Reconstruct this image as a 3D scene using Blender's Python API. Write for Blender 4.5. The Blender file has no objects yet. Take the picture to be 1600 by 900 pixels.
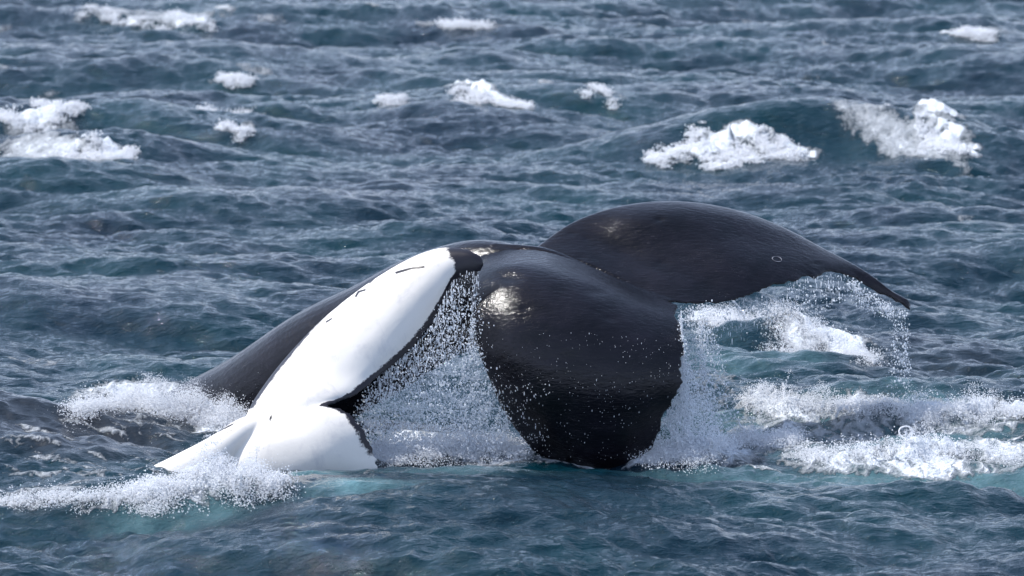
import bpy, bmesh, math, random
import numpy as np
from mathutils import Vector, kdtree

# ------------------------------------------------------------------ camera, sky, sun, exposure
SC = bpy.context.scene
COL = SC.collection
CAM_H = 7.0
PITCH = math.radians(7.1)
LENS = 201.0
cam_d = bpy.data.cameras.new('camera')
cam = bpy.data.objects.new('camera', cam_d); COL.objects.link(cam)
cam.location = (0, 0, CAM_H)
cam.rotation_euler = (math.pi/2 - PITCH, 0, 0)
cam_d.lens = LENS; cam_d.sensor_width = 36
cam_d.clip_start = 0.5; cam_d.clip_end = 20000
cam_d.dof.use_dof = True
cam_d.dof.focus_distance = 45.7
cam_d.dof.aperture_fstop = 3.4
SC.camera = cam

SUN_EL = math.radians(57)
SUN_DIR = Vector((-0.80, 0.10, 0)).normalized()*math.cos(SUN_EL) + Vector((0, 0, math.sin(SUN_EL)))
world = bpy.data.worlds.new('World'); SC.world = world; world.use_nodes = True
wt = world.node_tree; wt.nodes.clear()
wo = wt.nodes.new('ShaderNodeOutputWorld'); wb = wt.nodes.new('ShaderNodeBackground')
sky = wt.nodes.new('ShaderNodeTexSky'); sky.sky_type = 'NISHITA'; sky.sun_disc = False
sky.sun_elevation = SUN_EL
sky.sun_rotation = math.atan2(SUN_DIR.x, SUN_DIR.y)
sky.air_density = 1.2; sky.dust_density = 1.6
# broken cloud over the whole dome
wtc = wt.nodes.new('ShaderNodeTexCoord'); wmap = wt.nodes.new('ShaderNodeMapping')
wmap.inputs['Scale'].default_value = (1.0, 1.0, 3.2)
wn = wt.nodes.new('ShaderNodeTexNoise'); wn.inputs['Scale'].default_value = 2.4
wn.inputs['Detail'].default_value = 6; wn.inputs['Roughness'].default_value = 0.6
wr = wt.nodes.new('ShaderNodeMapRange'); wr.inputs['From Min'].default_value = 0.40; wr.inputs['From Max'].default_value = 0.62
wr.inputs['To Min'].default_value = 0.55; wr.inputs['To Max'].default_value = 0.95
wm = wt.nodes.new('ShaderNodeMix'); wm.data_type = 'RGBA'
wm.inputs[7].default_value = (4.6, 6.1, 8.9, 1)
wt.links.new(wtc.outputs['Generated'], wmap.inputs[0]); wt.links.new(wmap.outputs[0], wn.inputs['Vector'])
wx = wt.nodes.new('ShaderNodeSeparateXYZ'); wt.links.new(wtc.outputs['Generated'], wx.inputs[0])
we = wt.nodes.new('ShaderNodeMapRange')       # cloud thins out overhead, closes up toward the horizon
we.inputs['From Min'].default_value = 0.25; we.inputs['From Max'].default_value = 0.85
we.inputs['To Min'].default_value = 1.0; we.inputs['To Max'].default_value = 0.35
wt.links.new(wx.outputs['Z'], we.inputs['Value'])
wmu = wt.nodes.new('ShaderNodeMath'); wmu.operation = 'MULTIPLY'
wt.links.new(wn.outputs['Fac'], wr.inputs['Value']); wt.links.new(wr.outputs[0], wmu.inputs[0]); wt.links.new(we.outputs[0], wmu.inputs[1])
wt.links.new(wmu.outputs[0], wm.inputs[0])
wc = wt.nodes.new('ShaderNodeValToRGB')       # cloud is palest low down, as under a high veil
wc.color_ramp.elements[0].position = 0.0; wc.color_ramp.elements[0].color = (0.68, 0.79, 1.06, 1)
wc.color_ramp.elements[1].position = 0.75; wc.color_ramp.elements[1].color = (0.27, 0.38, 0.62, 1)
wsc = wt.nodes.new('ShaderNodeVectorMath'); wsc.operation = 'SCALE'; wsc.inputs['Scale'].default_value = 9.6
wt.links.new(wx.outputs['Z'], wc.inputs[0]); wt.links.new(wc.outputs[0], wsc.inputs[0]); wt.links.new(wsc.outputs[0], wm.inputs[7])
wt.links.new(sky.outputs[0], wm.inputs[6]); wt.links.new(wm.outputs[2], wb.inputs[0])
wb.inputs[1].default_value = 0.15
wt.links.new(wb.outputs[0], wo.inputs[0])

sun_d = bpy.data.lights.new('sun', 'SUN'); sun = bpy.data.objects.new('sun', sun_d); COL.objects.link(sun)
sun_d.energy = 4.8; sun_d.angle = math.radians(0.6); sun_d.color = (1.0, 0.975, 0.94)
sun.rotation_euler = SUN_DIR.to_track_quat('Z', 'Y').to_euler()
SC.view_settings.view_transform = 'Standard'; SC.view_settings.look = 'None'
SC.view_settings.exposure = 0.12; SC.view_settings.gamma = 1.0
SC.render.resolution_x = 1024; SC.render.resolution_y = 576
SC.render.engine = 'CYCLES'

# ------------------------------------------------------------------ helpers
FX = 1600*LENS/36.0
cp, sp = math.cos(PITCH), math.sin(PITCH)
def ray(px, py):
    a = (np.asarray(px, float)-800)/FX; b = -(np.asarray(py, float)-450)/FX
    return a, cp + b*sp, -sp + b*cp
def P(px, py, Y):
    """a traced point of the photograph set at its own distance Y (m)"""
    a, b, c = ray(px, py); t = Y/b
    return np.stack([np.broadcast_to(a*t, np.shape(t)), np.broadcast_to(Y, np.shape(t)), CAM_H + c*t], -1)
rng = np.random.default_rng(7)

def sstep(a, b, x):
    t = np.clip((x-a)/(b-a), 0, 1); return t*t*(3-2*t)

_lat = rng.random((512, 512))
def vnoise(x, y):
    xi = np.floor(x).astype(int); yi = np.floor(y).astype(int); fx = x-xi; fy = y-yi
    fx = fx*fx*(3-2*fx); fy = fy*fy*(3-2*fy)
    a = _lat[xi % 512, yi % 512]; b = _lat[(xi+1) % 512, yi % 512]; c = _lat[xi % 512, (yi+1) % 512]; d = _lat[(xi+1) % 512, (yi+1) % 512]
    return (a*(1-fx)+b*fx)*(1-fy) + (c*(1-fx)+d*fx)*fy
def fbm(x, y, o=4):
    s = 0; w = 0
    for i in range(o):
        k = 0.55**i; s = s + k*vnoise(x*2**i+17.3*i, y*2**i+5.1*i); w += k
    return s/w

def setp(o, label=None, cat=None, kind=None, group=None):
    if label: o['label'] = label
    if cat: o['category'] = cat
    if kind: o['kind'] = kind
    if group: o['group'] = group
def mesh_obj(name, verts, faces, mat=None, parent=None, smooth=True):
    me = bpy.data.meshes.new(name)
    me.from_pydata([tuple(v) for v in verts], [], [tuple(f) for f in faces]); me.update()
    if smooth: me.polygons.foreach_set('use_smooth', [True]*len(me.polygons))
    o = bpy.data.objects.new(name, me); COL.objects.link(o)
    if mat: me.materials.append(mat)
    if parent: o.parent = parent
    return o

# ------------------------------------------------------------------ the sea as a height function
def tile(L, lmin, lmax, s_rms, wdir, N=512, seed=1, spread=2.0):
    r = np.random.default_rng(seed)
    k1 = np.fft.fftfreq(N, L/N)*2*np.pi
    KX, KY = np.meshgrid(k1, k1, indexing='ij'); K = np.hypot(KX, KY); K[0, 0] = 1e9
    lam = 2*np.pi/K
    band = sstep(lmin*0.7, lmin*1.1, lam)*(1-sstep(lmax*0.85, lmax*1.5, lam))
    wd = np.array(wdir)/np.hypot(*wdir)
    c = (KX*wd[0]+KY*wd[1])/K
    Pk = band/K**4*(0.06+np.abs(c)**spread)
    h = np.sqrt(Pk)*(r.normal(size=(N, N))+1j*r.normal(size=(N, N)))
    H = np.fft.ifft2(h); Hx = np.fft.ifft2(1j*KX*h).real; Hy = np.fft.ifft2(1j*KY*h).real
    DX = np.fft.ifft2(-1j*KX/K*h).real; DY = np.fft.ifft2(-1j*KY/K*h).real
    f = s_rms/np.sqrt((Hx**2+Hy**2).mean())
    return dict(L=L, N=N, F=np.stack([H.real*f, DX*f, DY*f], -1).astype(np.float32))
def samp(T, x, y, ang):
    ca, sa = math.cos(ang), math.sin(ang)
    u = (ca*x+sa*y)/T['L']*T['N']; v = (-sa*x+ca*y)/T['L']*T['N']
    ui = np.floor(u).astype(np.int64); vi = np.floor(v).astype(np.int64)
    fu = (u-ui)[..., None].astype(np.float32); fv = (v-vi)[..., None].astype(np.float32)
    N = T['N']; F = T['F']; a0 = ui % N; a1 = (ui+1) % N; b0 = vi % N; b1 = (vi+1) % N
    R = (F[a0, b0]*(1-fu)+F[a1, b0]*fu)*(1-fv)+(F[a0, b1]*(1-fu)+F[a1, b1]*fu)*fv
    return R[..., 0], ca*R[..., 1]-sa*R[..., 2], sa*R[..., 1]+ca*R[..., 2]
TA = tile(71.0, 1.3, 8.0, 0.142, (-0.30, -1.0), seed=11, spread=1.6)
TB = tile(13.7, 0.28, 1.3, 0.205, (-0.45, -1.0), seed=5, spread=2.2)
TC = tile(4.9, 0.07, 0.32, 0.27, (-0.2, -1.0), seed=9, spread=2.0)
# local rises: (px, py, half-width m, half-depth m, height m, skew)
BUMPS = []
def add_bump(px, py, sx, sy, amp, rot=0.0):
    a, b, c = ray(px, py); t = -CAM_H/c
    BUMPS.append((float(a*t), float(b*t), sx, sy, amp, rot))
add_bump(60, 680, 1.2, 0.6, 0.17, 0.10)       # smooth swell left of the pale fluke
add_bump(1420, 650, 1.9, 0.45, 0.15)            # boiling crest right of the tail
add_bump(1240, 655, 0.5, 0.35, 0.08)
add_bump(1440, 712, 0.45, 0.35, 0.08)
add_bump(1130, 712, 0.7, 0.30, 0.05)
add_bump(250, 655, 0.6, 0.40, 0.12)
add_bump(1225, 540, 1.0, 0.5, 0.16, -0.45)
add_bump(1140, 245, 1.3, 0.9, 0.42, -0.05)      # breaking crests behind
add_bump(1400, 250, 1.5, 1.3, 0.42, -0.35)
add_bump(1270, 235, 1.3, 1.5, 0.22, -0.3)
add_bump(140, 255, 1.5, 1.2, 0.28, -0.3)
add_bump(40, 195, 1.8, 1.4, 0.2, -0.1)
add_bump(350, 215, 1.8, 1.5, 0.28, -0.2)
add_bump(770, 165, 1.5, 1.4, 0.22, -0.35)
add_bump(365, 125, 0.8, 1.2, 0.07)
add_bump(1520, 55, 1.2, 1.6, 0.18)
add_bump(220, 30, 3.5, 2.5, 0.12)
add_bump(730, 38, 1.5, 2.0, 0.12)
add_bump(1500, 345, 1.6, 0.8, 0.16)
add_bump(230, 425, 1.6, 0.6, 0.14, -0.2)
add_bump(1500, 785, 1.2, 0.35, 0.07)
add_bump(200, 805, 1.2, 0.35, 0.07)

def sea_h(x, y, fade=1.0):
    x = np.asarray(x, float); y = np.asarray(y, float)
    near = np.exp(-((x-0.6)/4.5)**2-((y-46.3)/3.0)**2)
    fa = (1-0.55*near)*(1-0.6*np.exp(-((x+1.2)/2.4)**2-((y-44.6)/1.4)**2))
    px, py = x.copy(), y.copy()
    for it in range(5):
        ha, ax, ay = samp(TA, px, py, 0.0)
        hb, bx, by = samp(TB, px, py, 0.17)
        dx = 1.25*fa*ax + 1.0*fade*bx; dy = 1.25*fa*ay + 1.0*fade*by
        if it < 4: px = x-dx; py = y-dy
    hc, _, _ = samp(TC, px, py, -0.31)
    gust = 0.55+0.9*fbm(x*0.35+40, y*0.20+9, 3)
    h = fa*ha + fade*gust*(hb + hc)
    for bx0, by0, sx, sy, amp, rot in BUMPS:
        ux = x-bx0; uy = y-by0-rot*ux
        # steeper toward the viewer's side, as breaking crests are
        s = np.where(uy < 0, sy*0.62, sy*1.25)
        h = h + amp*np.exp(-(ux/sx)**2-(uy/s)**2)
    for W, Hh, dep, lo, hi in RIDGES:
        m = (x > lo[0]) & (x < hi[0]) & (y > lo[1]) & (y < hi[1])
        if not m.any(): continue
        xx = x[m]; yy = y[m]
        d, hh = ridge_dist(W, Hh, xx, yy, dep)
        h[m] += hh*np.exp(-(d/dep)**2)
    return h
RIDGES = []
add_bump(480, 745, 1.3, 0.6, -0.07)
add_bump(225, 755, 0.55, 0.6, -0.07)
def ridge_dist(W, Hh, xx, yy, dep):
    best = np.full(xx.shape, 1e9); hb = np.zeros(xx.shape)
    for k in range(len(W)-1):
        a = W[k]; e = W[k+1]-a; L2 = (e**2).sum()
        t = np.clip(((xx-a[0])*e[0]+(yy-a[1])*e[1])/L2, 0, 1)
        d = np.hypot(xx-a[0]-t*e[0], yy-a[1]-t*e[1]); c = d < best
        best = np.where(c, d, best); hb = np.where(c, Hh[k]+(Hh[k+1]-Hh[k])*t, hb)
    wob = fbm(xx*3.1+11, yy*2.2+4, 3); best = best*(0.75+0.5*wob)
    return best, hb*(0.10+2.3*fbm(xx*6.5, yy*5.0+7, 4)**2.2)
def add_ridge(pl, dep, f=0.62):
    pl = np.array(pl, float); n = max(4, int((pl[-1, 0]-pl[0, 0])/25))
    x = np.linspace(pl[0, 0], pl[-1, 0], n); y = np.interp(x, pl[:, 0], pl[:, 1]); h = np.interp(x, pl[:, 0], pl[:, 2])
    w = on_sea(x, y); mpp = np.linalg.norm(w-np.array([0, 0, CAM_H]), axis=1)/FX
    y2 = on_sea(x, y)[:, :2]
    return (y2, h*mpp*f, dep, y2.min(0)-dep*2.6, y2.max(0)+dep*2.6)
def on_sea(px, py, it=14):
    """where the line of sight of a traced waterline point meets the sea"""
    a, b, c = ray(px, py); z = np.zeros(np.shape(px)) if np.ndim(px) else np.zeros(1)
    for _ in range(it):
        t = (z-CAM_H)/c
        z = 0.5*z + 0.5*sea_h(a*t, b*t)
    t = (z-CAM_H)/c
    return np.stack([a*t, b*t, z], -1)

# ------------------------------------------------------------------ materials
def nmat(name):
    m = bpy.data.materials.new(name); m.use_nodes = True
    nt = m.node_tree; b = nt.nodes['Principled BSDF']; return m, nt, b
def N(nt, t, **kw):
    n = nt.nodes.new(t)
    for k, v in kw.items():
        if k in n.inputs: n.inputs[k].default_value = v
        else: setattr(n, k, v)
    return n
def noise(nt, vec, scale, detail=4, rough=0.55, dist=0.0):
    n = N(nt, 'ShaderNodeTexNoise', Scale=scale, Detail=detail, Roughness=rough, Distortion=dist)
    nt.links.new(vec, n.inputs['Vector']); return n.outputs['Fac']
def mrange(nt, v, a, b, c=0.0, d=1.0):
    n = N(nt, 'ShaderNodeMapRange'); n.clamp = True
    for k, val in (('From Min', a), ('From Max', b), ('To Min', c), ('To Max', d)): n.inputs[k].default_value = val
    nt.links.new(v, n.inputs['Value']); return n.outputs[0]
def math_(nt, op, a, b=None, c=None):
    n = N(nt, 'ShaderNodeMath', operation=op)
    for i, v in enumerate((a, b, c)):
        if v is None: continue
        if isinstance(v, (int, float)): n.inputs[i].default_value = v
        else: nt.links.new(v, n.inputs[i])
    return n.outputs[0]
def mixc(nt, f, a, b):
    n = nt.nodes.new('ShaderNodeMix'); n.data_type = 'RGBA'
    for i, v in ((0, f), (6, a), (7, b)):
        if isinstance(v, (int, float, tuple)): n.inputs[i].default_value = v
        else: nt.links.new(v, n.inputs[i])
    return n.outputs[2]
def attr(nt, name):
    n = N(nt, 'ShaderNodeAttribute'); n.attribute_name = name; return n.outputs['Fac']
def mapping(nt, src, scale, rot=(0, 0, 0)):
    n = N(nt, 'ShaderNodeMapping'); n.inputs['Scale'].default_value = scale; n.inputs['Rotation'].default_value = rot
    nt.links.new(src, n.inputs[0]); return n.outputs[0]

# sea water with foam
WATER, nt, b = nmat('sea_water')
tc = N(nt, 'ShaderNodeTexCoord').outputs['Object']
foamA = attr(nt, 'foam'); airA = attr(nt, 'aerated'); slickA = attr(nt, 'slick')
mp1 = mapping(nt, tc, (0.6, 1.0, 1.0), (0, 0, 0.25)); mp2 = mapping(nt, tc, (0.7, 1.0, 1.0), (0, 0, -0.3))
big = noise(nt, mapping(nt, tc, (0.5, 0.3, 0.5)), 0.9, 3)
deep = mixc(nt, mrange(nt, big, 0.35, 0.65), (0.002, 0.013, 0.025, 1), (0.001, 0.025, 0.035, 1))
deep = mixc(nt, mrange(nt, slickA, 0, 1, 0, 0.8), deep, (0.022, 0.024, 0.032, 1))
airn = noise(nt, mapping(nt, tc, (1, 0.35, 1)), 3.0, 5, 0.6)
airf = math_(nt, 'MULTIPLY', airA, mrange(nt, airn, 0.30, 0.62, 0.35, 1.0))
body = mixc(nt, airf, deep, (0.13, 0.26, 0.29, 1))
f1 = noise(nt, mapping(nt, tc, (1, 0.45, 1)), 7.0, 8, 0.68, 0.6)
f2 = noise(nt, mapping(nt, tc, (1, 0.5, 1)), 26.0, 6, 0.7)
fm = math_(nt, 'ADD', math_(nt, 'MULTIPLY', f1, 0.66), math_(nt, 'MULTIPLY', f2, 0.34))
wv = N(nt, 'ShaderNodeVectorMath', operation='ADD'); wn_ = N(nt, 'ShaderNodeTexNoise', Scale=3.0, Detail=3.0)
nt.links.new(tc, wn_.inputs['Vector'])
ws = N(nt, 'ShaderNodeVectorMath', operation='SCALE'); ws.inputs['Scale'].default_value = 0.5
nt.links.new(wn_.outputs['Color'], ws.inputs[0]); nt.links.new(mapping(nt, tc, (1, 0.5, 0.01)), wv.inputs[0]); nt.links.new(ws.outputs[0], wv.inputs[1])
lace = N(nt, 'ShaderNodeTexVoronoi', Scale=6.5); lace.feature = 'DISTANCE_TO_EDGE'; nt.links.new(wv.outputs[0], lace.inputs['Vector'])
lc = mrange(nt, lace.outputs['Distance'], 0.0, 0.30, 0.10, -0.13)
fm = math_(nt, 'ADD', fm, math_(nt, 'MULTIPLY', lc, math_(nt, 'SUBTRACT', 1.0, attr(nt, 'fresh'))))
ft = math_(nt, 'SUBTRACT', math_(nt, 'ADD', fm, math_(nt, 'MULTIPLY', foamA, 0.62)), 0.80)
foam = mrange(nt, ft, -0.04, 0.26)
foam = math_(nt, 'MULTIPLY', foam, mrange(nt, foamA, 0.02, 0.12))
colr = mixc(nt, foam, body, (0.84, 0.89, 0.95, 1))
nt.links.new(colr, b.inputs['Base Color'])
b.inputs['IOR'].default_value = 1.333
nt.links.new(mrange(nt, foam, 0, 1, 0.03, 0.75), b.inputs['Roughness'])
n1 = noise(nt, mp1, 8.0, 5, 0.62, 0.3); n2 = noise(nt, mp2, 36.0, 4, 0.6, 0.2)
hn = math_(nt, 'ADD', math_(nt, 'MULTIPLY', n1, 0.044), math_(nt, 'MULTIPLY', n2, 0.007))
hn = math_(nt, 'MULTIPLY', hn, mrange(nt, slickA, 0, 1, 1.0, 0.45))
fh = math_(nt, 'MULTIPLY', math_(nt, 'MULTIPLY', fm, foam), 0.11)
bp = N(nt, 'ShaderNodeBump'); bp.inputs['Strength'].default_value = 1.0; bp.inputs['Distance'].default_value = 1.0
nt.links.new(math_(nt, 'ADD', hn, fh), bp.inputs['Height']); nt.links.new(bp.outputs[0], b.inputs['Normal'])

def froth_mat(name, col, trans=0.25, rough=0.35):
    m, nt, b = nmat(name)
    b.inputs['Base Color'].default_value = (*col, 1); b.inputs['Roughness'].default_value = rough
    tr = N(nt, 'ShaderNodeBsdfTranslucent'); tr.inputs['Color'].default_value = (*col, 1)
    mx = N(nt, 'ShaderNodeMixShader'); mx.inputs[0].default_value = trans
    nt.links.new(b.outputs[0], mx.inputs[1]); nt.links.new(tr.outputs[0], mx.inputs[2])
    nt.links.new(mx.outputs[0], nt.nodes['Material Output'].inputs['Surface']); return m
FROTH = froth_mat('white_froth', (0.93, 0.94, 0.96), 0.42, 0.5)
DROPS = froth_mat('water_drops', (0.93, 0.95, 0.98), 0.45, 0.08)

# dark wet skin
SKIN, nt, b = nmat('black_wet_skin')
tc = N(nt, 'ShaderNodeTexCoord').outputs['Object']
m1 = mapping(nt, tc, (1.0, 1.0, 1.6), (0, 0.35, 0))
s1 = noise(nt, m1, 3.0, 6, 0.6); s2 = noise(nt, mapping(nt, tc, (1.2, 4, 5), (0.0, 0.5, 0)), 9.0, 5, 0.6, 0.5)
s3 = noise(nt, tc, 70.0, 3, 0.6)
c = mixc(nt, mrange(nt, s1, 0.35, 0.7), (0.003, 0.0026, 0.0045, 1), (0.010, 0.0088, 0.0140, 1))
speck = N(nt, 'ShaderNodeTexVoronoi', Scale=26.0); nt.links.new(tc, speck.inputs['Vector'])
spk = math_(nt, 'MULTIPLY', mrange(nt, speck.outputs['Distance'], 0.07, 0.02), mrange(nt, noise(nt, tc, 2.2, 3), 0.56, 0.62))
c = mixc(nt, math_(nt, 'MULTIPLY', spk, 0.5), c, (0.35, 0.35, 0.38, 1))
for rot, seed_ in ((0.5, 0.0), (-0.4, 7.0), (1.1, 13.0)):
    sc = noise(nt, mapping(nt, tc, (0.7, 6, 22), (0.0, rot, seed_)), 3.2, 2, 0.4, 0.25)
    ln = mrange(nt, math_(nt, 'ABSOLUTE', math_(nt, 'SUBTRACT', sc, 0.5)), 0.0035, 0.0)
    ln = math_(nt, 'MULTIPLY', ln, mrange(nt, noise(nt, tc, 2.6+rot, 2), 0.50, 0.62, 0, 0.16))
    c = mixc(nt, ln, c, (0.30, 0.29, 0.33, 1))
nt.links.new(c, b.inputs['Base Color'])
nt.links.new(mrange(nt, s2, 0.3, 0.7, 0.10, 0.17), b.inputs['Roughness'])
b.inputs['Specular IOR Level'].default_value = 0.33
bp = N(nt, 'ShaderNodeBump'); bp.inputs['Distance'].default_value = 1.0; bp.inputs['Strength'].default_value = 1.0
hh = math_(nt, 'ADD', math_(nt, 'MULTIPLY', s2, 0.0055), math_(nt, 'MULTIPLY', s3, 0.0009))
hh = math_(nt, 'ADD', hh, math_(nt, 'MULTIPLY', s1, 0.012))
nt.links.new(hh, bp.inputs['Height']); nt.links.new(bp.outputs[0], b.inputs['Normal'])

# white underside with dark ragged margin (attribute 'dark' set along the margins of the fluke)
PALE, nt, b = nmat('white_wet_skin')
tc = N(nt, 'ShaderNodeTexCoord').outputs['Object']
dk = attr(nt, 'dark')
w1 = noise(nt, tc, 14.0, 5, 0.7); w2 = noise(nt, tc, 2.0, 3)
dd = math_(nt, 'ADD', dk, math_(nt, 'MULTIPLY', math_(nt, 'SUBTRACT', w1, 0.5), 0.85))
dm = mrange(nt, dd, 0.42, 0.62)
cw = mixc(nt, mrange(nt, w2, 0.3, 0.7), (0.80, 0.755, 0.70, 1), (0.86, 0.82, 0.765, 1))
w3 = noise(nt, mapping(nt, tc, (1, 1, .5), (0, .6, 0)), 5.0, 6, 0.7, .4)
cw = mixc(nt, mrange(nt, w3, 0.54, 0.72, 0, .42), cw, (0.45, 0.44, 0.47, 1))
nt.links.new(mixc(nt, dm, cw, (0.012, 0.010, 0.016, 1)), b.inputs['Base Color'])
b.inputs['Roughness'].default_value = 0.38
bp = N(nt, 'ShaderNodeBump'); bp.inputs['Distance'].default_value = 1.0
nt.links.new(math_(nt, 'MULTIPLY', noise(nt, tc, 9.0, 5), 0.003), bp.inputs['Height']); nt.links.new(bp.outputs[0], b.inputs['Normal'])

# ------------------------------------------------------------------ sea mesh
def axis(knots):
    """graded axis: list of (start, end, step0, step1)"""
    out = []
    for a, b_, s0, s1 in knots:
        x = a
        while x < b_-1e-9:
            out.append(x); f = (x-a)/(b_-a); x += s0*(s1/s0)**f
    out.append(knots[-1][1]); return np.array(out)
xp = axis([(0, 4.9, .025, .025), (4.9, 10.5, .03, .09), (10.5, 30, .12, 1.5), (30, 6000, 1.8, 600)])
xs = np.concatenate([-xp[:0:-1], xp])
yn = axis([(38.6, 50, .028, .030), (50, 104, .032, .16), (104, 200, .2, 4), (200, 9000, 5, 900)])
yb = axis([(0, 4, .05, .3), (4, 60, .4, 5), (60, 3000, 6, 400)])
ys = np.concatenate([(38.6-yb[:0:-1]), yn])
X, Y = np.meshgrid(xs, ys, indexing='ij')
dxs = np.gradient(xs)[:, None]; dys = np.gradient(ys)[None, :]
sp_ = np.maximum(dxs, dys*0.7)
fadeB = 1-sstep(0.15, 0.5, sp_); fadeA = 1-sstep(0.6, 4.0, sp_)

# foam cover: (px, py, half-width px, half-depth px, strength, slope)
SPL = {}
def spl(key, pl, dep, f=0.62): SPL[key] = (pl, add_ridge(pl, dep, f))
spl('a', [(118,642,10),(160,640,28),(215,640,48),(260,647,38),(320,660,32),(385,670,26)], .20)
spl('b', [(215,776,4),(290,768,22),(335,764,48),(385,761,50),(420,758,16),(445,755,4)], .11, .40)
spl('c', [(0,788,3),(90,784,8),(180,778,11),(260,772,9)], .09)
spl('d', [(588,712,20),(640,710,24),(700,710,28),(760,708,30),(815,708,18)], .18, .5)
spl('e', [(1165,636,22),(1225,638,34),(1300,642,24),(1400,645,16),(1500,646,18),(1540,646,36),(1610,652,18)], .10, .6)
spl('f', [(1005,718,6),(1050,714,18),(1120,704,24),(1190,694,26),(1245,694,10)], .14)
spl('g', [(1250,716,5),(1340,716,9),(1420,704,26),(1460,700,30),(1500,712,14),(1600,718,8)], .13)
spl('h', [(1100,500,16),(1150,512,30),(1200,526,28),(1260,542,24),(1320,556,18),(1365,566,6)], .14, .7)
spl('i', [(1012,232,3),(1060,228,9),(1110,226,20),(1150,226,32),(1195,234,26),(1248,246,8)], .30, .9)
spl('j', [(1270,204,4),(1320,206,22),(1365,210,32),(1400,213,34),(1440,222,20),(1505,238,6)], .30, .95)
spl('k', [(95,240,8),(130,243,34),(160,246,26),(208,246,4)], .26, .65)
spl('l', [(0,184,14),(50,186,16),(100,172,14),(130,168,4)], .22, .6)
spl('m', [(710,146,8),(742,152,24),(780,164,12),(826,168,4)], .24, .6)
spl('n', [(343,124,8),(365,126,20),(392,126,4)], .15, .4)
spl('o', [(1492,54,8),(1518,56,24),(1552,54,6)], .30, .5)
spl('p', [(120,30,3),(200,34,8),(280,36,10),(335,38,5)], .22, .5)
spl('q', [(690,40,3),(730,42,12),(770,44,4)], .22, .5)
spl('r', [(312,178,4),(350,182,10),(395,186,4)], .18, .5)
spl('s', [(345,212,6),(360,214,11),(392,212,3)], .12, .4)
spl('t', [(596,156,4),(612,158,12),(630,158,3)], .18, .5)
spl('u', [(910,150,3),(935,156,8),(962,160,3)], .18, .5)
RIDGES += [v[1] for v in SPL.values()]
Z = np.zeros_like(X)
for i in range(0, X.shape[0], 64):
    Z[i:i+64] = sea_h(X[i:i+64], Y[i:i+64], fadeB[i:i+64])
Z *= fadeA
FOAM = [
 (250,632,150,26,1.0,.12),(180,628,70,18,1.0,0),(340,655,70,20,.9,.1),(245,660,70,12,.45,.1),
 (60,780,130,9,.62,-.08),(200,768,110,9,.8,-.1),(340,764,110,7,.7,-.05),(60,770,90,9,.6,-.1),(30,640,60,5,.5,0),
 (90,742,120,4,.55,.05),
 (700,702,125,26,1.0,0),(640,690,60,20,.9,0),(600,745,50,8,.5,0),(780,715,60,10,.8,0),
 (1120,702,110,20,1.0,-.05),(1060,715,60,9,1.0,0),(1210,690,70,16,.9,-.1),
 (1240,638,80,14,.72,.05),(1350,642,110,14,.68,.05),(1460,646,110,14,.66,.03),(1560,646,80,14,.72,0),
 (1300,665,150,22,.62,.08),(1480,670,150,20,.62,.05),
 (1330,712,110,9,.86,.05),(1450,708,90,13,.92,.0),(1560,708,90,14,.84,.0),(1400,728,180,7,.88,.06),(1560,735,90,5,.65,0),(1260,715,80,8,.65,0),
 (1150,500,55,16,1.0,.18),(1220,525,75,15,1.0,.22),(1310,548,60,12,1.0,.2),(1120,600,60,30,.4,.3),
 
 (1560,205,60,4,.5,0),
 (60,235,90,18,.72,.1),(30,250,60,10,.7,0),(180,243,30,8,.9,.1),
 (90,155,50,7,.9,.15),(10,125,25,4,.5,.2),
 (410,122,10,5,.5,0),(385,200,15,6,.6,0),
 (850,128,14,5,.7,0),
 (285,30,50,5,.8,.06),(350,12,20,5,.7,.3),(430,30,35,6,.5,.1),(255,83,35,3,.8,0),(8,42,16,5,.9,0),
 (660,38,20,4,.6,0),(582,20,18,2.5,.6,0),(1000,42,18,5,.5,0),(1105,42,20,4,.8,0),(1170,36,20,5,.9,0),(1145,16,12,4,.7,0),
 (1290,70,8,8,.6,0),(1340,10,12,3,.5,0),(1235,12,12,3,.5,0),(258,225,9,6,1.0,0),
 (1510,342,25,4,.6,0),(250,425,10,4,.5,.3),(60,565,60,7,.5,.1),(540,190,25,8,.35,.2),(1000,115,12,3,.6,0),(1440,130,14,4,.4,.2),
]
foamv = np.zeros_like(X)
def paint(arr, px, py, rx, ry, s, sl, mode='max'):
    c0 = on_sea(np.array([px, px+rx*.5]), np.array([py, py+0.0]))
    x0, y0 = c0[0, 0], c0[0, 1]; mpp = math.hypot(x0, y0, CAM_H)/FX
    dep = math.hypot(x0, y0, CAM_H)**2/(CAM_H*FX)      # metres of depth per pixel
    ax = rx*mpp; ay = ry*dep; slope = -sl*dep/mpp*0.55
    R = max(ax, 0.01)*1.9; i0, i1 = np.searchsorted(xs, [x0-R, x0+R]); 
    Ry = (ay+abs(slope)*ax)*1.9; j0, j1 = np.searchsorted(ys, [y0-Ry, y0+Ry])
    if i1 <= i0 or j1 <= j0: return
    ux = X[i0:i1, j0:j1]-x0; uy = Y[i0:i1, j0:j1]-y0-slope*ux
    d = np.sqrt((ux/ax)**2+(uy/ay)**2)
    d = d + 0.9*(fbm(X[i0:i1, j0:j1]*3.0/max(1, rx*mpp)+3, Y[i0:i1, j0:j1]*1.2+8, 4)-0.5)
    v = s*(1-sstep(0.35, 1.25, d))
    arr[i0:i1, j0:j1] = np.maximum(arr[i0:i1, j0:j1], v)
for _ in range(34):
    FOAM.append((rng.uniform(-10, 320), rng.uniform(650, 742), rng.uniform(25, 95), rng.uniform(.7, 1.7), rng.uniform(.42, .72), rng.uniform(.06, .2)))
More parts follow.
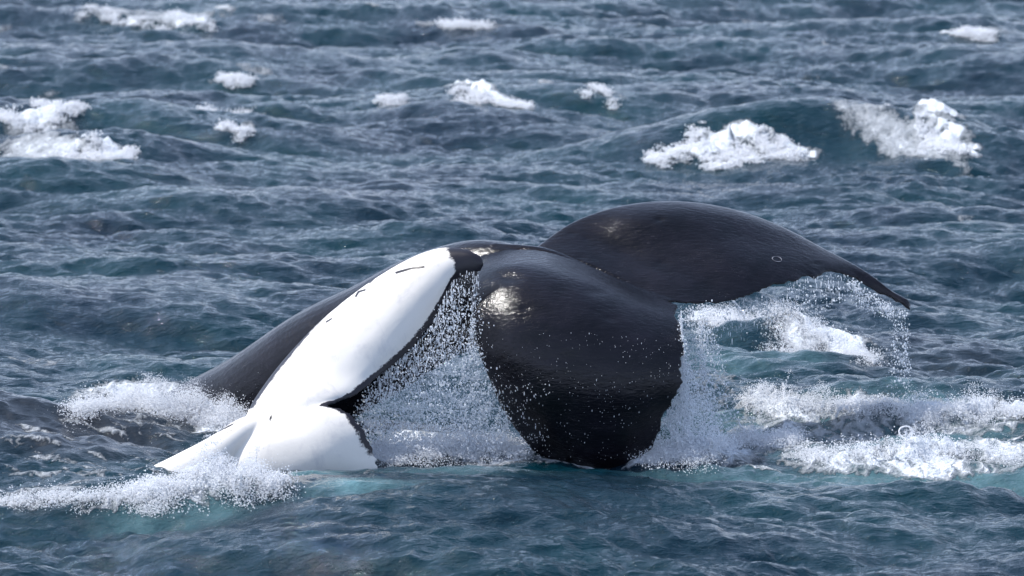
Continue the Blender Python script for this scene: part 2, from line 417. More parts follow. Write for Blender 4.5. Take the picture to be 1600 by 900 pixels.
for _ in range(40):
    FOAM.append((rng.uniform(1150, 1600), rng.uniform(652, 735), rng.uniform(25, 90), rng.uniform(.8, 2.2), rng.uniform(.5, .8), rng.uniform(-.02, .16)))
crest = sstep(-0.06, 0.16, Z-0.02)
for f in FOAM:
    if f[1] < 300: f = (f[0], f[1], f[2]*1.15, f[3]*.75)+tuple(f[4:])
    paint(foamv, *f)
foamv *= np.where(Y > 56, 0.50+0.62*crest, 1.0)
for W, Hh, dep, lo, hi in RIDGES:
    i0, i1 = np.searchsorted(xs, [lo[0], hi[0]]); j0, j1 = np.searchsorted(ys, [lo[1], hi[1]])
    d, hh = ridge_dist(W, Hh, X[i0:i1, j0:j1], Y[i0:i1, j0:j1], dep)
    foamv[i0:i1, j0:j1] = np.maximum(foamv[i0:i1, j0:j1], 1.1*np.exp(-(d/(dep*1.25))**4)*sstep(0.004, 0.05, hh+.012*(dep < .2))*(0.55+0.6*sstep(.35, .6, fbm(X[i0:i1, j0:j1]*4, Y[i0:i1, j0:j1]*2, 4))))
for f in [(1270,205,90,12,.72,.3),(1400,228,110,12,.75,.25),(1440,240,80,8,.7,.3),(1175,205,90,8,.6,.2),(160,225,90,8,.6,.15),(780,150,60,6,.6,.2),(60,165,80,6,.6,.1),(395,112,50,4,.55,.1),(1550,46,50,4,.55,0),(260,22,160,4,.6,.05),(770,34,60,4,.55,0),(640,150,40,3,.5,0),(960,148,40,3,.5,.2),(1560,215,90,6,.55,.15),(500,250,100,3,.35,.1),(1250,120,70,3,.35,.1),(930,725,100,4,.85,0),(1000,716,40,8,.9,0),(60,215,90,14,.6,.1),(1340,170,60,10,.3,.2)]: paint(foamv, *f)
# small whitecaps where steep crests stand high, as the wind tears them
air = np.zeros_like(X); slick = np.zeros_like(X)
for f in [(1420,752,260,20,.5,0.02),(1250,745,140,16,.3,0),(1560,760,120,16,.5,0),(560,755,85,12,.8,0),(480,750,80,12,.5,0),(1120,740,130,12,.35,0),
          (700,735,170,18,.35,0),(300,785,180,16,.35,0),(1140,420,10,2,.1,0),(1200,560,140,20,.25,0),(1300,690,300,40,.45,0)]: paint(air, *f)
for f in [(120,690,260,42,1.0,.05),(900,745,160,14,.3,0),(1450,560,200,40,.45,0)]: paint(slick, *f)
fresh = sstep(50, 56, Y)
# froth stands up from the water in lumps
lump = fbm(X*7, Y*4.5, 4)
lump = 0.6*lump+0.4*fbm(X*17, Y*9, 3)
Z += foamv**1.5*(lump-0.35)*0.10*(1-0.45*sstep(50, 62, Y))*np.where(Y < 120, 1, 0)
nx, ny = X.shape
idx = np.arange(nx*ny).reshape(nx, ny)
F = np.stack([idx[:-1, :-1], idx[1:, :-1], idx[1:, 1:], idx[:-1, 1:]], -1).reshape(-1, 4)
me = bpy.data.meshes.new('sea')
me.vertices.add(nx*ny); me.vertices.foreach_set('co', np.stack([X, Y, Z], -1).astype(np.float32).ravel())
me.loops.add(F.size); me.loops.foreach_set('vertex_index', F.astype(np.int32).ravel())
me.polygons.add(len(F)); me.polygons.foreach_set('loop_start', np.arange(0, F.size, 4, dtype=np.int32))
me.update(calc_edges=True); me.polygons.foreach_set('use_smooth', np.ones(len(F), bool))
for nm, ar in (('foam', foamv), ('aerated', air), ('slick', slick), ('fresh', fresh)):
    a = me.attributes.new(nm, 'FLOAT', 'POINT'); a.data.foreach_set('value', ar.astype(np.float32).ravel())
me.materials.append(WATER)
sea = bpy.data.objects.new('sea', me); COL.objects.link(sea); setp(sea, kind='structure', label='choppy blue grey sea with short wind waves and white crests')
print('sea tris', len(F)*2)

# ------------------------------------------------------------------ whales: lofted skins, fused into one surface each
def catmull(A, n):
    """resample axis 0 of A to n points"""
    m = len(A); t = np.linspace(0, m-1, n); i = np.clip(np.floor(t).astype(int), 0, m-2); f = (t-i)
    f = f.reshape((-1,)+(1,)*(A.ndim-1))
    E = np.concatenate([2*A[:1]-A[1:2], A, 2*A[-1:]-A[-2:-1]])
    p0, p1, p2, p3 = E[i], E[i+1], E[i+2], E[i+3]
    return 0.5*((2*p1)+(-p0+p2)*f+(2*p0-5*p1+4*p2-p3)*f**2+(-p0+3*p1-3*p2+p3)*f**3)
def jag(u, amp, seed, fr=26):
    r = np.random.default_rng(seed); o = np.zeros_like(u)
    for k, a in ((fr*0.35, .8), (fr, .7), (fr*2.3, .45), (fr*5, .25)):
        t = u*k; i = np.floor(t).astype(int); L = r.normal(size=int(k)+4); f = t-i
        o += a*(L[i]*(1-f)+L[i+1]*f)
    return o*amp
def loft(rows, tmax, nu=150, nv=90, jamp=0.012, seed=1, tmin=0.012, lead_jag=0.0, bulge=0.0):
    """rows: span stations, each leading edge -> trailing edge, (px, py, Y). front face = traced surface."""
    A = np.array([[P(*p) for p in r] for r in rows]).reshape(len(rows), len(rows[0]), 3)
    A = catmull(A, nu); A = catmull(A.transpose(1, 0, 2), nv).transpose(1, 0, 2)
    U = np.linspace(0, 1, nu)[:, None]; V = np.linspace(0, 1, nv)[None, :]
    chord = A[:, -1]-A[:, -8]; chord /= np.linalg.norm(chord, axis=1)[:, None]+1e-9
    J = jag(U[:, 0], jamp, seed)
    A = A + chord[:, None, :]*(J[:, None]*sstep(0.82, 1.0, V))[..., None]
    Nn = np.cross(np.gradient(A, axis=0), np.gradient(A, axis=1)); Nn /= np.linalg.norm(Nn, axis=2)[..., None]+1e-12
    Nn *= -np.sign((Nn*(A-np.array([0, 0, CAM_H]))).sum(2).mean())     # towards the viewer
    v = V; foil = (0.2969*np.sqrt(v)-0.126*v-0.3516*v**2+0.2843*v**3-0.1015*v**4)*10
    th = np.interp(U[:, 0], np.linspace(0, 1, len(tmax)), tmax)[:, None]*foil + tmin*np.minimum(1, v*30)
    Fr = A + Nn*(th*0.25)[..., None]; Bk = A - Nn*(th*0.75)[..., None]
    verts = np.concatenate([Fr.reshape(-1, 3), Bk.reshape(-1, 3)]); n = nu*nv
    I = np.arange(n).reshape(nu, nv)
    q = np.stack([I[:-1, :-1], I[1:, :-1], I[1:, 1:], I[:-1, 1:]], -1).reshape(-1, 4)
    faces = [q, q[:, ::-1]+n]
    bd = np.concatenate([I[:, 0], I[-1, 1:], I[-2::-1, -1], I[0, -2:0:-1]]); nb = np.roll(bd, -1)
    faces.append(np.stack([nb, bd, bd+n, nb+n], -1))
    par = np.stack([np.broadcast_to(U, (nu, nv)), np.broadcast_to(V, (nu, nv))], -1).reshape(-1, 2)
    return verts, np.concatenate(faces), Fr.reshape(-1, 3), par
def tube(secs, n=90, m=40, power=2.0):
    """secs: (px, py, Y, half-height m, half-depth m)"""
    C = np.array([P(s[0], s[1], s[2]) for s in secs]).reshape(-1, 3); R = np.array([[s[3], s[4]] for s in secs])
    C = catmull(C, n); R = catmull(R, n); T = np.gradient(C, axis=0); T /= np.linalg.norm(T, axis=1)[:, None]
    side = np.cross(T, np.array([0.0, 0, 1.0])); side /= np.linalg.norm(side, axis=1)[:, None]
    up = np.cross(side, T)
    a = np.linspace(0, 2*np.pi, m, endpoint=False)
    ca, sa = np.cos(a), np.sin(a)
    V = C[:, None]+side[:, None]*(ca[None, :, None]*R[:, 1, None, None])+up[:, None]*(sa[None, :, None]*R[:, 0, None, None])
    verts = np.concatenate([V.reshape(-1, 3), C[:1], C[-1:]]); I = np.arange(n*m).reshape(n, m); J = np.roll(I, -1, 1)
    q = np.stack([I[:-1], J[:-1], J[1:], I[1:]], -1).reshape(-1, 4).tolist()
    q += [[J[0, k], I[0, k], n*m] for k in range(m)] + [[I[-1, k], J[-1, k], n*m+1] for k in range(m)]
    return verts, q
def fuse(name, pieces, voxel, mat, smooth_it=1):
    verts = []; faces = []; off = 0
    for v, f in pieces:
        verts.append(v); faces += [[int(i)+off for i in q] for q in f]; off += len(v)
    o = mesh_obj(name+'_raw', np.concatenate(verts), faces)
    rm = o.modifiers.new('r', 'REMESH'); rm.mode = 'VOXEL'; rm.voxel_size = voxel; rm.use_smooth_shade = True
    sm = o.modifiers.new('s', 'SMOOTH'); sm.factor = 0.5; sm.iterations = smooth_it
    dg = bpy.context.evaluated_depsgraph_get(); me = bpy.data.meshes.new_from_object(o.evaluated_get(dg))
    bpy.data.objects.remove(o); me.name = name
    no = bpy.data.objects.new(name, me); COL.objects.link(no); me.materials.clear(); me.materials.append(mat)
    me.polygons.foreach_set('use_smooth', [True]*len(me.polygons)); print(name, 'polys', len(me.polygons))
    return no
def co_of(me):
    a = np.empty(len(me.vertices)*3, np.float32); me.vertices.foreach_get('co', a); return a.reshape(-1, 3).astype(float)
def no_of(me):
    a = np.empty(len(me.vertices)*3, np.float32); me.vertex_normals.foreach_get('vector', a); return a.reshape(-1, 3).astype(float)

stock = tube([(150,815,49.6,.62,.55),(296,722,48.6,.62,.55),(408,652,48.0,.57,.5),(505,575,47.6,.51,.46),(590,528,47.25,.48,.42),
              (672,482,46.9,.46,.38),(752,455,46.5,.425,.33),(825,455,46.25,.34,.27),(905,474,46.05,.24,.20),(980,482,45.95,.13,.13),(1035,483,45.85,.06,.08)])
keel = tube([(770,402,46.35,.12,.09),(850,407,46.22,.105,.09),(920,431,46.06,.08,.08),(990,459,45.93,.06,.06),(1045,474,45.83,.035,.035)])
front = loft([
 [(748,402,46.28),(835,398,46.15),(920,422,46.0),(1000,458,45.86),(1056,476,45.76)],
 [(744,432,45.78),(812,428,45.60),(900,447,45.50),(985,478,45.45),(1062,500,45.46)],
 [(735,480,45.45),(800,482,45.26),(880,496,45.16),(970,516,45.14),(1068,540,45.20)],
 [(744,540,45.28),(810,545,45.08),(890,555,44.98),(980,568,44.97),(1066,580,45.06)],
 [(764,592,45.24),(830,600,45.02),(900,608,44.92),(980,615,44.92),(1056,620,45.02)],
 [(786,643,45.26),(850,655,45.06),(915,662,44.97),(975,665,44.97),(1036,662,45.08)],
 [(822,692,45.30),(880,702,45.15),(930,712,45.06),(975,715,45.07),(1018,706,45.18)],
 [(860,738,45.36),(900,748,45.26),(940,754,45.2),(972,752,45.2),(1006,742,45.28)]], [.16,.15,.14,.12,.10,.08,.06,.03], seed=3, jamp=0.019)
right = loft([
 [(835,388,46.42),(885,406,46.26),(940,428,46.12),(1000,453,45.97),(1053,472,45.82)],
 [(895,347,46.68),(932,377,46.50),(985,410,46.28),(1038,444,46.03),(1085,475,45.84)],
 [(970,322,46.85),(1000,350,46.58),(1045,390,46.38),(1085,430,46.15),(1125,473,45.90)],
 [(1050,315,46.95),(1080,340,46.70),(1115,380,46.46),(1145,420,46.22),(1172,464,46.02)],
 [(1130,324,47.0),(1155,347,46.80),(1180,382,46.58),(1205,415,46.36),(1225,444,46.22)],
 [(1210,350,47.0),(1225,367,46.86),(1245,390,46.70),(1262,412,46.54),(1275,432,46.44)],
 [(1285,389,46.92),(1295,399,46.84),(1305,409,46.76),(1313,418,46.70),(1320,427,46.66)],
 [(1350,424,46.8),(1354,430,46.76),(1358,437,46.72),(1361,443,46.7),(1364,449,46.68)],
 [(1412,468,46.57),(1416,473,46.56),(1420,478,46.55),(1422,482,46.54),(1423,487,46.53)]], [.16,.15,.14,.13,.11,.09,.08,.07,.05], seed=8, jamp=0.020)
tail = fuse('humpback_whale', [stock, keel, front[:2], right[:2]], 0.0115, SKIN)
setp(tail, 'black whale tail arched over the sea, one fluke raised and one plunging', 'whale')
# dimples and scars pressed into the skin
C = co_of(tail.data); Nn = no_of(tail.data)
for px, py, r, d, st in [(1030,343,.035,.010,2.0),(892,365,.03,.004,2.5),(918,373,.03,.005,2),(975,394,.08,.006,2.5),(1035,410,.05,.006,2.2),
                     (935,455,.08,.012,2.5),(955,497,.05,.008,2.0),(1276,412,.03,.006,2.5),(795,432,.10,.018,2.0),(820,482,.04,.008,2),(880,560,.10,.01,2.5),(905,402,.05,.004,2.5)]:
    a, b_, c_ = ray(px, py); dv = np.array([float(a), float(b_), float(c_)]); dv /= np.linalg.norm(dv)
    w = C-np.array([0, 0, CAM_H]); tt = w@dv; perp = w-tt[:, None]*dv
    dist = np.sqrt((perp[:, 0]/st)**2+perp[:, 1]**2+perp[:, 2]**2)
    facing = (Nn@dv) < -0.1
    C -= Nn*(np.exp(-(dist/(r*0.55))**2)*d*facing)[:, None]
tail.data.vertices.foreach_set('co', C.astype(np.float32).ravel()); tail.data.update()

ped = tube([(120,845,44.15,.30,.25),(225,792,44.38,.27,.20),(330,717,44.60,.16,.15),(385,673,44.68,.11,.12),(425,656,44.73,.065,.09),(480,648,44.83,.03,.05)], n=60)
upper = loft([
 [(372,690,44.75),(410,690,44.6),(450,680,44.55),(490,665,44.55),(520,650,44.6)],
 [(384,652,44.95),(416,650,44.68),(446,645,44.62),(478,640,44.62),(508,632,44.66)],
 [(400,620,45.1),(436,620,44.8),(475,618,44.72),(515,618,44.74),(548,622,44.8)],
 [(440,566,45.3),(475,570,45.02),(515,577,44.95),(555,586,44.95),(590,588,45.02)],
 [(500,502,45.5),(535,510,45.22),(575,524,45.12),(610,538,45.12),(644,543,45.2)],
 [(570,446,45.6),(598,457,45.36),(628,473,45.26),(655,488,45.26),(680,495,45.33)],
 [(638,405,45.65),(655,415,45.46),(672,430,45.38),(687,448,45.36),(699,460,45.4)],
 [(688,388,45.62),(697,396,45.5),(706,408,45.44),(712,424,45.42),(714,438,45.44)],
 [(728,390,45.52),(732,399,45.46),(736,408,45.44),(738,418,45.43),(738,428,45.43)],
 [(752,401,45.47),(754,406,45.46),(755,411,45.44),(755,416,45.44),(752,422,45.44)]], [.10,.10,.10,.09,.08,.07,.06,.05,.04,.02], seed=21, jamp=0.014)
lower = loft([
 [(378,664,44.72),(416,652,44.62),(446,646,44.60),(478,640,44.60),(507,634,44.64)],
 [(360,686,44.7),(405,678,44.56),(450,668,44.52),(500,655,44.52),(545,645,44.6)],
 [(335,715,44.65),(395,705,44.5),(450,695,44.44),(510,682,44.44),(567,668,44.55)],
 [(300,745,44.65),(380,738,44.48),(450,730,44.4),(515,715,44.4),(580,702,44.52)],
 [(280,770,44.7),(375,768,44.52),(450,762,44.42),(520,750,44.42),(592,738,44.5)],
 [(270,800,44.8),(375,800,44.62),(450,798,44.5),(525,790,44.5),(598,778,44.55)]], [.08,.07,.055,.05,.045,.04], seed=25, jamp=0.012)
pale = fuse('humpback_whale', [ped, upper[:2], lower[:2]], 0.0105, PALE)
setp(pale, 'white underside of a fluke with dark ragged edge, standing left of the black tail', 'whale')
C = co_of(pale.data); Np = no_of(pale.data)
kd = kdtree.KDTree(len(upper[2])+len(lower[2])); pars = []
for k, (S, W) in enumerate(((upper[2], upper[3]), (lower[2], lower[3]))):
    for p, w in zip(S, W): kd.insert(p, len(pars)); pars.append((k, w[0], w[1]))
kd.balance(); dark = np.zeros(len(C))
toCam = np.array([0, 0, CAM_H])-C; toCam /= np.linalg.norm(toCam, axis=1)[:, None]
fc = (Np*toCam).sum(1)
for i, p in enumerate(C):
    co, ix, di = kd.find(p); k, u, v = pars[ix]
    if k == 0:
        w = 0.85-0.17*float(sstep(.60, .84, u)); d = max(0, (v-w)/0.05)*0.5
        d = max(d, float(sstep(.66, .80, u))*(.08+0.55*v)+float(sstep(.755, .82, u))*.6)
        if .10 < u < .8: d = max(d, ((0.13-.07*float(sstep(.3, .5, u)))-v)/0.05*0.5)
        if u > .55: d = max(d, .40*float(sstep(.55, .72, u))*(1-float(sstep(.12, .34, v))))
        if u < .15: d = 0 if v < .9 else d
    else:
        d = max(0, (v-.90)/0.05)*.5*(1-sstep(.55, .8, u))
    dark[i] = d
back = 1-sstep(-0.15, 0.1, fc)
dark = np.maximum(dark, back*1.0*(C[:, 0] > -2.6))
# short dark scars on the white skin
def stroke(pts, wpx, s=0.62):
    Q = []
    for a, b_ in zip(pts[:-1], pts[1:]): Q += [(a[0]+(b_[0]-a[0])*t, a[1]+(b_[1]-a[1])*t) for t in np.linspace(0, 1, 14)]
    Q = np.array(Q); w = C-np.array([0, 0, CAM_H]); dep = w[:, 1]*cp-w[:, 2]*sp
    U = 800+w[:, 0]/dep*FX; Vv = 450-(w[:, 1]*sp+w[:, 2]*cp)/dep*FX
    m = (np.abs(U-Q[:, 0].mean()) < 60) & (np.abs(Vv-Q[:, 1].mean()) < 40) & (fc > 0)
    ii = np.where(m)[0]; d = np.sqrt(((U[ii, None]-Q[:, 0])**2+(Vv[ii, None]-Q[:, 1])**2)).min(1)
    dark[ii] = np.maximum(dark[ii], s*(1-sstep(wpx*.5, wpx*1.5, d))+.0)
stroke([(619,426),(640,420),(662,417)], 2.0, .9); stroke([(556,463),(560,456),(570,453)], 1.8, .8); stroke([(578,441),(586,433)], 1.8, .8)
stroke([(510,503),(518,498)], 1.6, .8); stroke([(422,656),(424,650)], 1.8, .8); stroke([(412,643),(413,652)], 1.4, .7); stroke([(333,678),(350,670),(365,662)], 1.4, .7); stroke([(340,684),(362,672)], 1.2, .7)
a = pale.data.attributes.new('dark', 'FLOAT', 'POINT'); a.data.foreach_set('value', dark.astype(np.float32))

# pale ring scar on the right fluke: a part
def surf_hit(o, px, py):
    a, b_, c_ = ray(px, py); d = Vector((float(a), float(b_), float(c_))).normalized()
    ok, loc, nor, _ = o.ray_cast(Vector((0, 0, CAM_H)), d); return (loc, nor) if ok else (None, None)
bpy.context.view_layer.update()
SCAR, nt, b = nmat('pale_scar'); b.inputs['Base Color'].default_value = (0.22, 0.22, 0.25, 1); b.inputs['Roughness'].default_value = 0.4
def ring(px, py, R, r, asp):
    loc, nor = surf_hit(tail, px, py)
    if loc is None: return
    bm = bmesh.new(); n, m = 28, 6; vs = []
    for i in range(n):
        a = 2*math.pi*i/n; rr = r*(0.25+0.75*math.sin(a*1.5+1)**2)
        for j in range(m):
            b_ = 2*math.pi*j/m
            vs.append(bm.verts.new(((R+rr*math.cos(b_))*math.cos(a)*asp, (R+rr*math.cos(b_))*math.sin(a), rr*math.sin(b_))))
    for i in range(n):
        for j in range(m):
            bm.faces.new((vs[i*m+j], vs[((i+1) % n)*m+j], vs[((i+1) % n)*m+(j+1) % m], vs[i*m+(j+1) % m]))
    me = bpy.data.meshes.new('scar_ring'); bm.to_mesh(me); bm.free(); me.materials.append(SCAR)
    o = bpy.data.objects.new('scar_ring', me); COL.objects.link(o); o.parent = tail
    q = nor.to_track_quat('Z', 'Y'); o.rotation_euler = q.to_euler(); o.location = loc+nor*0.001
ring(1214, 405, 0.034, 0.004, 1.2)

# ------------------------------------------------------------------ froth and falling water: points that carry small drops
def drop_mesh(name, mat, sub):
    bm = bmesh.new(); bmesh.ops.create_icosphere(bm, subdivisions=sub, radius=1.0)
    for v in bm.verts: v.co *= 1+0.16*math.sin(v.co.x*3.1+v.co.y*2.3)
    me = bpy.data.meshes.new(name); bm.to_mesh(me); bm.free(); me.materials.append(mat)
    me.polygons.foreach_set('use_smooth', [True]*len(me.polygons)); return me
def gn_group(name, mat):
    g = bpy.data.node_groups.new(name, 'GeometryNodeTree')
    g.interface.new_socket('Geometry', in_out='INPUT', socket_type='NodeSocketGeometry')
    g.interface.new_socket('Geometry', in_out='OUTPUT', socket_type='NodeSocketGeometry')
    gi = g.nodes.new('NodeGroupInput'); go = g.nodes.new('NodeGroupOutput')
    ip = g.nodes.new('GeometryNodeInstanceOnPoints'); ic = g.nodes.new('GeometryNodeMeshIcoSphere')
    ic.inputs['Radius'].default_value = 1.0; ic.inputs['Subdivisions'].default_value = 2
    ss = g.nodes.new('GeometryNodeSetShadeSmooth'); sm = g.nodes.new('GeometryNodeSetMaterial'); sm.inputs['Material'].default_value = mat
    na = g.nodes.new('GeometryNodeInputNamedAttribute'); na.data_type = 'FLOAT_VECTOR'; na.inputs['Name'].default_value = 'size'
    g.links.new(ic.outputs[0], ss.inputs[0]); g.links.new(ss.outputs[0], sm.inputs[0]); g.links.new(sm.outputs[0], ip.inputs['Instance'])
    g.links.new(gi.outputs[0], ip.inputs['Points']); g.links.new(na.outputs['Attribute'], ip.inputs['Scale']); g.links.new(ip.outputs[0], go.inputs[0])
    return g
G_FROTH = gn_group('froth_points', FROTH); G_DROPS = gn_group('drop_points', DROPS)
def cloud(name, pts, rad, group, label, cat, aspect=None):
    """pts (n,3), rad (n,) -> one stuff object"""
    me = bpy.data.meshes.new(name); me.vertices.add(len(pts)); me.vertices.foreach_set('co', pts.astype(np.float32).ravel())
    a = me.attributes.new('size', 'FLOAT_VECTOR', 'POINT')
    s = np.stack([rad]*3, 1); s *= rng.uniform(0.75, 1.3, s.shape)
    if aspect is not None: s = s*np.asarray(aspect)
    a.data.foreach_set('vector', s.astype(np.float32).ravel())
    o = bpy.data.objects.new(name, me); COL.objects.link(o)
    md = o.modifiers.new('drops', 'NODES'); md.node_group = group
    setp(o, label, cat, 'stuff'); return o

def poly_sample(pl, n):
    pl = np.array(pl, float); seg = np.hypot(np.diff(pl[:, 0]), np.diff(pl[:, 1])); cs = np.concatenate([[0], np.cumsum(seg)])
    s = rng.uniform(0, cs[-1], n); out = [np.interp(s, cs, pl[:, k]) for k in range(pl.shape[1])]
    return out, s
def splash(name, pl, n, label, depth=0.14, tight=1.0, rmin=.0018, rmax=.0050, spike=1.0, seed=0, cat='foam', lean=0.0):
    """pl: waterline points (px, py, height px). Froth in torn clumps above it."""
    nc = max(20, n//42)
    (cx, cy, ch), s = poly_sample(pl, nc)
    prof = 0.25+1.5*np.clip(vnoise(s/14.0+seed*3.3, np.zeros_like(s)+seed)-0.15, 0, 1)**1.5*spike
    base = on_sea(cx, cy); mpp = np.linalg.norm(base-np.array([0, 0, CAM_H]), axis=1)/FX
    hfrac = rng.random(nc)**1.7
    h = ch*mpp*prof*hfrac*tight
    dy = rng.normal(0, depth, nc)*(1-0.5*hfrac)
    cc = base.copy(); cc[:, 1] += dy; cc[:, 2] = sea_h(cc[:, 0], cc[:, 1]) + h + 0.008; cc[:, 0] += lean*h
    nj = int((s.max())/(9 if tight > .9 else 30))+1
    (jx, jy, jh), js = poly_sample(pl, nj); jb = on_sea(jx, jy); jp = []; jr = []
    for q in range(nj):
        H = jh[q]*mpp.mean()*rng.uniform(.3, 1.25)*(1.3 if rng.random() < .15 else .8); Lx = H*rng.normal(-.15, .55); Ly = rng.normal(0, .1)
        m_ = 46; t = np.linspace(0, rng.uniform(.55, 1.25), m_)
        z = H*(1-(1-t)**2); w = rng.normal(0, .0035+.010*t[:, None]**2, (m_, 3))
        base_z = float(sea_h(jb[q:q+1, 0], jb[q:q+1, 1]+depth*.5)[0])
        jp.append(np.stack([jb[q, 0]+Lx*t, jb[q, 1]+Ly*t+rng.normal(0, depth*.6), base_z+z-.01], -1)+w); jr.append((.0085*(1-.62*np.minimum(t, 1)))*rng.uniform(.5, 1.15)*(mpp.mean()/.0051)**.5*rng.uniform(.6, 1.2, m_))
    k = rng.integers(0, nc, n)
    sig = ((0.014+0.045*(1-hfrac))*(mpp/.0051))[k]
    off = rng.normal(size=(n, 3))*sig[:, None]*np.array([1.3, 1.3, 0.8])
    off[:, 2] = np.abs(off[:, 2])*0.9-0.004; off *= tight; far = rng.random(n) < 0.06*(tight > .9); off[far] *= np.array([2.0, 1.0, 2.6])
    p = cc[k]+off; sz = sea_h(p[:, 0], p[:, 1]); p[:, 2] = np.maximum(p[:, 2], sz+0.002)
    r = (rmin+(rmax-rmin)*rng.random(n)**2.2)*(0.55+0.6*(1-hfrac[k])); r[far] *= 0.5
    p = np.concatenate([p]+jp); r = np.concatenate([r]+jr)
    return cloud(name, p, r, G_FROTH, label, cat)

splash('splash_foam', SPL['a'][0], 42000, 'white splash of froth where the black tail stock enters the water', .14, seed=1)
splash('splash_foam', SPL['b'][0], 20000, 'froth heaped over the foot of the white fluke', .08, rmax=.006, seed=2)
splash('foam_line', SPL['c'][0], 9000, 'low foam line trailing from the white fluke to the left edge', .10, seed=3)
splash('splash_foam', SPL['d'][0], 22000, 'froth boiling between the white fluke and the front black fluke', .16, seed=4)
splash('foam_crest', SPL['e'][0], 26000, 'long torn foam crest right of the tail, the far one', .06, spike=1.3, seed=5)
splash('splash_foam', SPL['f'][0], 26000, 'froth at the foot of the front black fluke, right side', .13, seed=6)
splash('foam_patch', SPL['g'][0], 11000, 'near foam patch at right edge with a round white mound', .14, seed=7)
splash('foam_crest', SPL['h'][0], 30000, 'whitecap sloping down below the raised right fluke', .09, seed=8)
for key, n, lab in (
 ('i', 26000, 'broad breaking whitecap with a long low tail to its left, behind the raised fluke'),
 ('j', 26000, 'tallest ragged whitecap near the right edge, behind the broad one'),
 ('k', 12000, 'bright peaked whitecap near the left edge'),
 ('l', 9000, 'thin torn whitecap at the left edge above the peaked one'),
 ('m', 9000, 'whitecap sloping down to the right in the upper middle of the sea'),
 ('n', 5000, 'small round whitecap alone in the upper left'),
 ('o', 5000, 'small bright whitecap in the top right corner'),
 ('p', 6000, 'long low whitecap along the top left edge'),
 ('q', 4000, 'small low whitecap at the top edge near the middle'),
 ('r', 3000, 'thin arched foam crest left of the middle, above the tail stock'),
 ('s', 2500, 'small foam tuft just below the thin arched crest'),
 ('t', 2000, 'tiny whitecap left of the sloping upper middle one'),
 ('u', 2000, 'short low whitecap right of the sloping upper middle one')):
    splash('whitecap', SPL[key][0], n, lab, SPL[key][1][2]*0.5, .4, .003, .010, spike=0.75, seed=ord(key))

def fall(name, n, src, drop_to, label, drift=(0, 0), Yr=(45, 45.6), rmin=.0018, rmax=.0055, pw=0.9, cat='spray', streak=1.25, jit=6):
    """drops falling from a traced edge down to the water"""
    (sx, sy), s = poly_sample(src, n)
    f = rng.random(n)**pw
    col = (vnoise(s/7.0, f*3+n % 97) + .8*vnoise(s/2.5, f*14+3+n % 31)+.5*vnoise(s/1.2, f*40+n % 11))
    keep = rng.random(n) < np.clip((col-0.55)*1.1, 0.10, 1); sx, sy, f, s = sx[keep], sy[keep], f[keep], s[keep]; m = len(sx)
    ey = drop_to if np.isscalar(drop_to) else np.interp(sx, [q[0] for q in drop_to], [q[1] for q in drop_to])
    py = sy+(ey-sy)*f + rng.normal(0, 3, m)
    px = sx + (drift[0]+(drift[1]-drift[0])*vnoise(s/9.0+5, np.zeros(m)+8))*f**1.3 + rng.normal(0, jit, m)*(0.3+f)
    Yv = rng.uniform(Yr[0], Yr[1], m); p = P(px, py, Yv)
    z = sea_h(p[:, 0], p[:, 1]); ok = p[:, 2] > z; p = p[ok]; m = len(p)
    r = rmin*.8+(rmax*1.35-rmin)*rng.random(m)**3
    return cloud(name, p, r, G_DROPS, label, cat, aspect=(1, 1, streak))

fall('falling_water', 18000, [(748,424),(712,436),(696,464),(680,498),(645,545),(590,592),(560,640)], [(560,705),(760,705)], 'curtain of drops falling from the trailing edge of the white fluke', (-10, 45), (45.0, 45.5), pw=.8, jit=16)
fall('falling_water', 9000, [(742,470),(738,500),(756,560),(775,610),(800,655)], 705, 'drops running off the left edge of the front black fluke', (-75, 5), (45.1, 45.5), pw=.9)
fall('falling_water', 12000, [(1060,480),(1068,540),(1062,600),(1040,650),(1012,700)], 708, 'spray pouring off the right edge of the front black fluke', (5, 75), (45.1, 45.6), pw=.9)
fall('falling_water', 8000, [(1060,478),(1090,478),(1112,476)], 690, 'thin sheet of water falling from the notch between the two black flukes', (0, 60), (45.6, 45.9), pw=.8)
fall('falling_water', 1000, [(1112,478),(1160,470),(1225,448),(1275,434),(1320,428)], [(1112,520),(1320,470)], 'thin drip under the trailing edge of the raised fluke', (0, 15), (46.0, 46.4))
fall('falling_water', 1500, [(1322,428),(1345,448),(1395,478)], [(1322,450),(1345,480),(1395,500)], 'water clinging under the raised fluke tip', (0, 8), (46.5, 46.7))
fall('falling_water', 900, [(1392,480),(1420,488)], 610, 'thread of drops below the tip of the raised fluke', (-15, 15), (46.4, 46.6), jit=4)

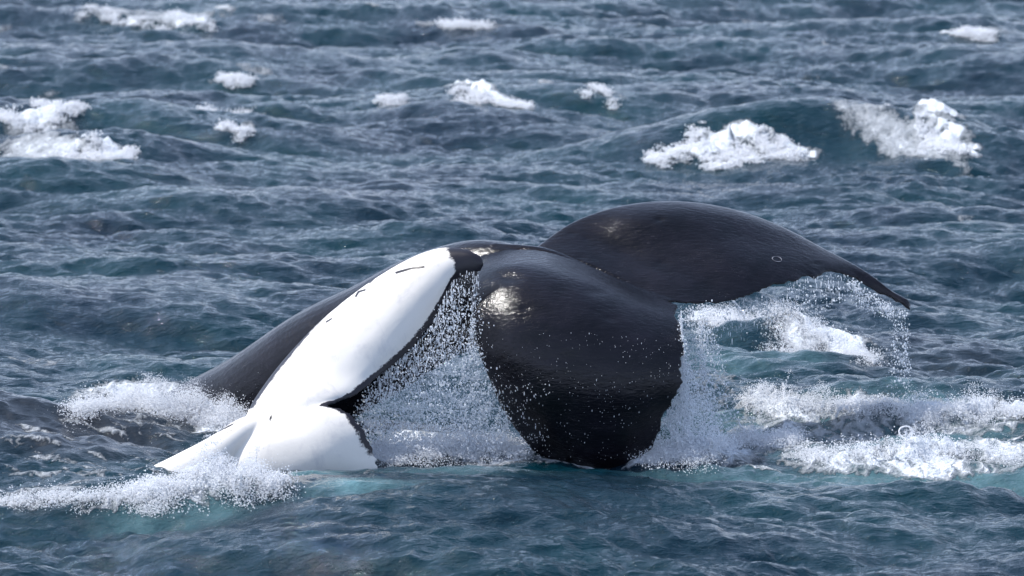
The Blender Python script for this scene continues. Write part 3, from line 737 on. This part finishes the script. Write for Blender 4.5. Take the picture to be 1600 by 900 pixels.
fall('falling_water', 2600, [(748,424),(712,436),(696,464),(680,498),(645,545),(590,592)], [(560,640),(760,640)], 'thin strings of water hanging from the edge of the white fluke', (0, 6), (45.1, 45.4), .0012, .0030, pw=1.6, streak=6, jit=1.2)
fall('falling_water', 3000, [(1064,482),(1066,540),(1060,600),(1040,650)], 705, 'strings of water hanging from the right edge of the front black fluke', (6, 26), (45.2, 45.5), .0012, .0035, pw=1.4, streak=6, jit=1.5)
fall('falling_water', 500, [(1075,478),(1160,470),(1225,448),(1275,434),(1320,428)], [(1075,560),(1320,470)], 'strings of water hanging under the raised fluke', (0, 6), (46.1, 46.3), .0012, .0028, pw=1.5, streak=7, jit=1.0)

# sparkling beads of water on the dark skin
def beads(o, n, box, label, rmin, rmax):
    pts = []
    while len(pts) < n:
        px = rng.uniform(box[0], box[2]); py = rng.uniform(box[1], box[3])
        if rng.random() > vnoise(np.array([px/22.0]), np.array([py/22.0]))[0]: continue
        l, nn = surf_hit(o, px, py)
        if l is not None and len(l): pts.append(l+nn*0.001)
        else: n -= 1
    p = np.array([tuple(q) for q in pts]); r = rng.uniform(rmin, rmax, len(p))
    ob = cloud('water_beads', p, r, G_DROPS, label, 'water drops', aspect=np.stack([np.ones(len(p)), np.ones(len(p)), 1+3.5*rng.random(len(p))**3], 1)); return ob
beads(tail, 520, (735,520,1068,720), 'beads and trickles of water glinting on the lower front black fluke', .0007, .0024)
beads(tail, 260, (770,600,860,705), 'beads of water clustered along the lower left edge of the front fluke', .0012, .0045)

# a thin looping ribbon of water thrown up over the near foam patch
bpts = [(1440,700),(1425,688),(1412,684),(1405,676),(1407,669),(1416,666),(1424,669),(1426,676),(1423,684)]
y0 = float(on_sea(np.array([1430.]), np.array([712.]))[0, 1])
rb, rq = tube([(x, y, y0+0.02*i, .006, .006) for i, (x, y) in enumerate(bpts)], n=60, m=8)
rbo = mesh_obj('water_ribbon', rb, rq, FROTH); setp(rbo, 'thin curled ribbon of water thrown up above the near foam at right', 'water splash')
print('done')
